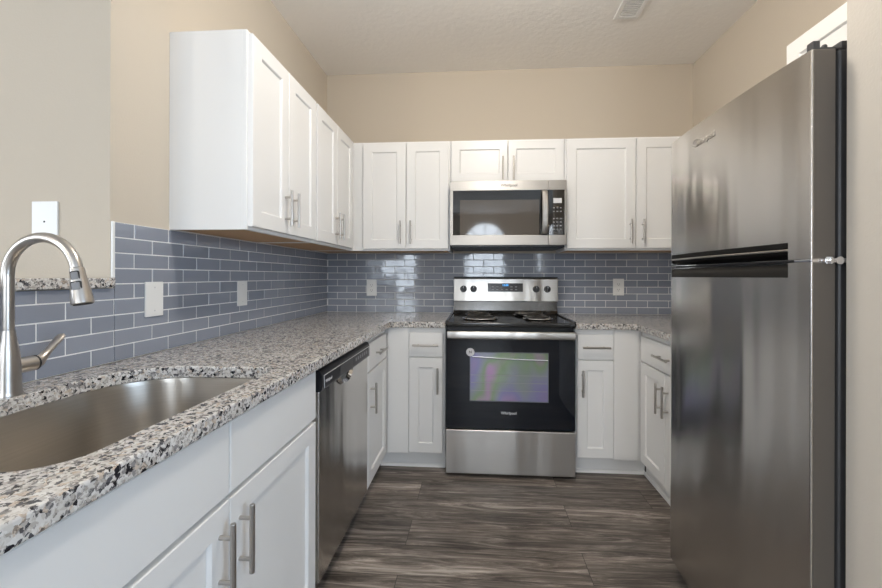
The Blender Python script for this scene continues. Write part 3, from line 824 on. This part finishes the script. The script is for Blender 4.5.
fd = door_mesh(0.090, ZS0, 'top').obj('fridge_door', 'fridge_steel', fg, smooth=20)
def scoop(z_edge, z_deep, parent, sgn):
    b = MB(); rings = []
    for k in range(13):
        y = PY0 + 0.0004 + (PY1 - PY0 - 0.0008) * k / 12; x = front_x(y)
        pr_ = [(x + 0.0005, z_edge), (x + 0.001, z_edge - sgn*0.010), (x + 0.006, z_edge - sgn*0.022), (x + 0.016, z_edge - sgn*0.031), (1.9905, z_deep), (1.9905, z_edge - sgn*0.0006), (x + 0.004, z_edge - sgn*0.0004)]
        rings.append([(xx, y, zz) for xx, zz in pr_])
    b.loft(rings)
    return b.obj('pocket_handle', 'handle_dark', parent, smooth=50)
scoop(ZS1 + 0.0415, ZS1 + 0.002, fz, 1)
scoop(ZS0 - 0.0355, ZS0 - 0.002, fd, -1)
tr = MB(); tr.tube([(front_x(PY0 + 0.001 + (PY1-PY0-0.002)*k/12) + 0.0035, PY0 + 0.001 + (PY1-PY0-0.002)*k/12, 1.2615) for k in range(13)], 0.0032, 10)
tr.obj('pocket_highlight', 'nickel', fz)  # bright highlight line along the pocket lip, built as a thin strip
MB().box(2.0032, 2.0118, FY0+0.012, FY1-0.012, 0.10, ZS0-0.006).obj('gasket', 'gasket', fd, smooth=0)
MB().box(2.0032, 2.0118, FY0+0.012, FY1-0.012, ZS1+0.006, 1.71).obj('gasket', 'gasket', fz, smooth=0)
MB().box(1.957, 2.0028, FY0-0.0012, FY0+0.0005, ZS1+0.001, 1.719).obj('edge_panel', 'door_side', fz, smooth=0)
MB().box(1.957, 2.0028, FY0-0.0012, FY0+0.0005, 0.091, ZS0-0.001).obj('edge_panel', 'door_side', fd, smooth=0)
gp = MB(); gp.box(1.972, 2.0028, FY0+0.05, FY1-0.02, ZS0+0.0005, ZS1-0.0005); gp.obj('divider', 'black_plastic', fg, smooth=0)
b = MB(); b.box(1.952, 2.03, FY0-0.0005, FY0+0.05, ZS0+0.0008, ZS1-0.0008, 0.001)
b.lathe([(0.008, ZS0-0.004), (0.010, ZS0+0.001), (0.010, ZS1), (0.008, ZS1+0.004)], (1.985, FY0-0.006, 0), n=14)
b.box(1.975, 2.024, FY0-0.010, FY0-0.0008, ZS0-0.001, ZS1+0.001, 0.001)
b.lathe([(0.004, -0.004), (0.009, -0.003), (0.009, 0.0)], (2.006, FY0-0.008, 1.234), 'Y', 12)
b.obj('hinge', 'chrome', fg)
b = MB(); b.box(1.962, 2.05, FY0+0.006, FY0+0.06, 1.7235, 1.728, 0.001)
b.box(1.956, 1.972, FY0+0.001, FY0+0.020, 1.7205, 1.741, 0.002)
b.lathe([(0.006, 1.728), (0.006, 1.735), (0.004, 1.738)], (1.992, FY0+0.016, 0), n=12)
b.box(2.02, 2.10, FY0+0.004, FY0+0.070, 1.7245, 1.742, 0.004)
b.obj('hinge_cover', 'dark_grey', fg)
MB().box(2.012, 2.05, FY0+0.01, FY1-0.01, 0.028, 0.085).obj('base_grille', 'black_plastic', fg, smooth=0)
for x in (2.06, 2.68):
    for y in (FY0+0.06, FY1-0.06): MB().lathe([(0.02, 0.0), (0.02, 0.03)], (x, y, 0), n=12).obj('foot', 'black_plastic', fg)
lx = front_x(-1.690) - 0.0008
ang = math.atan2(front_x(-1.60) - front_x(-1.78), 0.18)
LT = Matrix.Translation((lx, -1.690, 1.652)) @ Matrix.Rotation(-ang, 4, 'Z') @ FACE('right')
text('Whirlpool', 0.026, LT, 'nickel', fz)
b = MB()
b.tube([LT @ Vector((-0.054 + 0.020 * math.cos(R(a)), 0.005 + 0.012*math.sin(R(a)), 0.0008)) for a in range(40, 330, 15)], 0.0009, 6)
b.obj('logo_ring', 'nickel', fz)

# ------------------------------------------------------------------ wall plates and ceiling fittings
def plate(kind, o, label, style, w_=0.076, h_=0.122, group='white wall plates'):
    T = FACE(kind, o)
    root = thing('wall_plate' if style != 'outlet' else 'electrical_outlet', label, 'wall plate' if style != 'outlet' else 'outlet', T @ Vector((0, 0, 0)), group)
    b = MB(); b.box(-w_/2, w_/2, -h_/2, h_/2, 0.0002, 0.006, 0.002, 2, T=T)
    p = b.obj('cover', 'plate', root)
    if style == 'outlet':
        for v in (-0.020, 0.020):
            s_ = MB()
            rc = MB().box(-0.017, 0.017, v-0.0145, v+0.0145, 0.0058, 0.0075, 0.0007, 1, T=T).obj('receptacle', 'plate', root, smooth=0)
            s_.box(-0.008, -0.0055, v-0.002, v+0.007, 0.0074, 0.0078, T=T); s_.box(0.0055, 0.008, v-0.002, v+0.007, 0.0074, 0.0078, T=T)
            s_.box(-0.0024, 0.0024, v-0.0105, v-0.0065, 0.0074, 0.0078, T=T)
            s_.obj('slots', 'slot', rc, smooth=0)
    else:
        for v in ((-0.042, 0.042) if style == 'blank' else (-0.004,)):
            s_ = MB().box(-0.0028, 0.0028, v-0.0028, v+0.0028, 0.0058, 0.0066, 0.0008, 1, T=T)
            if style == 'jack': s_.obj('jack', 'slot', root, smooth=0)
            else: s_.obj('screw', 'sticker', root, smooth=0)
    return root
plate('left', (0.0082, -1.689, 1.110), 'blank white wall plate on the left tile nearest the faucet', 'blank', 0.080, 0.125)
plate('left', (0.0082, -1.144, 1.108), 'blank white wall plate on the left tile beneath the wall cabinets', 'blank', 0.080, 0.125)
plate('back', (0.366, -0.0082, 1.104), 'white outlet on the back tile left of the range', 'outlet', 0.080, 0.125)
plate('back', (2.240, -0.0082, 1.117), 'white outlet on the back tile right of the range', 'outlet', 0.080, 0.125)
T0 = plate('back', (-0.222, YC-0.0002, 1.374), 'white plate with one jack on the painted wall above the ledge', 'jack', 0.090, 0.125)

cv = thing('ceiling_vent', 'white slotted air register in the kitchen ceiling', 'vent', (2.085, -0.72, H))
b = MB()
VX0, VX1, VY0, VY1 = 2.012, 2.158, -0.87, -0.568
for (a, c, e, f) in ((VX0, VX1, VY0, VY0+0.026), (VX0, VX1, VY1-0.026, VY1), (VX0, VX0+0.026, VY0+0.026, VY1-0.026), (VX1-0.026, VX1, VY0+0.026, VY1-0.026)):
    b.box(a, c, e, f, H-0.008, H-0.0005, 0.002)
b.obj('frame', 'trim', cv)
MB().box(VX0+0.026, VX1-0.026, VY0+0.026, VY1-0.026, H-0.0025, H-0.0008).obj('backing', 'gasket', cv, smooth=0)
b = MB(); y = VY0+0.034
while y < VY1-0.03:
    b.box(VX0+0.026, VX1-0.026, y, y+0.010, H-0.007, H-0.0035); y += 0.016
b.obj('slat', 'trim', cv, smooth=0)

def ceiling_lamp(x, y, label, power, r=0.17):
    root = thing('ceiling_lamp', label, 'ceiling lamp', (x, y, H), 'round ceiling lamps')
    MB().lathe([(r, -0.0005), (r, -0.022), (r-0.012, -0.026), (0.01, -0.026)], (x, y, H), n=36).obj('canopy', 'nickel', root)
    MB().lathe([(r-0.015, -0.027), (r-0.022, -0.055), (r*0.6, -0.082), (0.02, -0.092), (0.002, -0.0925)], (x, y, H), n=36).obj('shade', 'lamp', root, smooth=60)
    l = bpy.data.lights.new('lamp_light', 'POINT'); l.shadow_soft_size = 0.10; l.energy = power; l.color = WARM
    o = bpy.data.objects.new('lamp_light', l); COL.objects.link(o); o.parent = root; o.location = (0, 0, -0.205)
ceiling_lamp(1.35, -1.75, 'round lamp on the kitchen ceiling over the aisle', 42)
ceiling_lamp(-1.2, -5.0, 'added unseen round lamp on the ceiling of the room behind the kitchen', 60)  # unseen lamp added to give more light from behind the camera
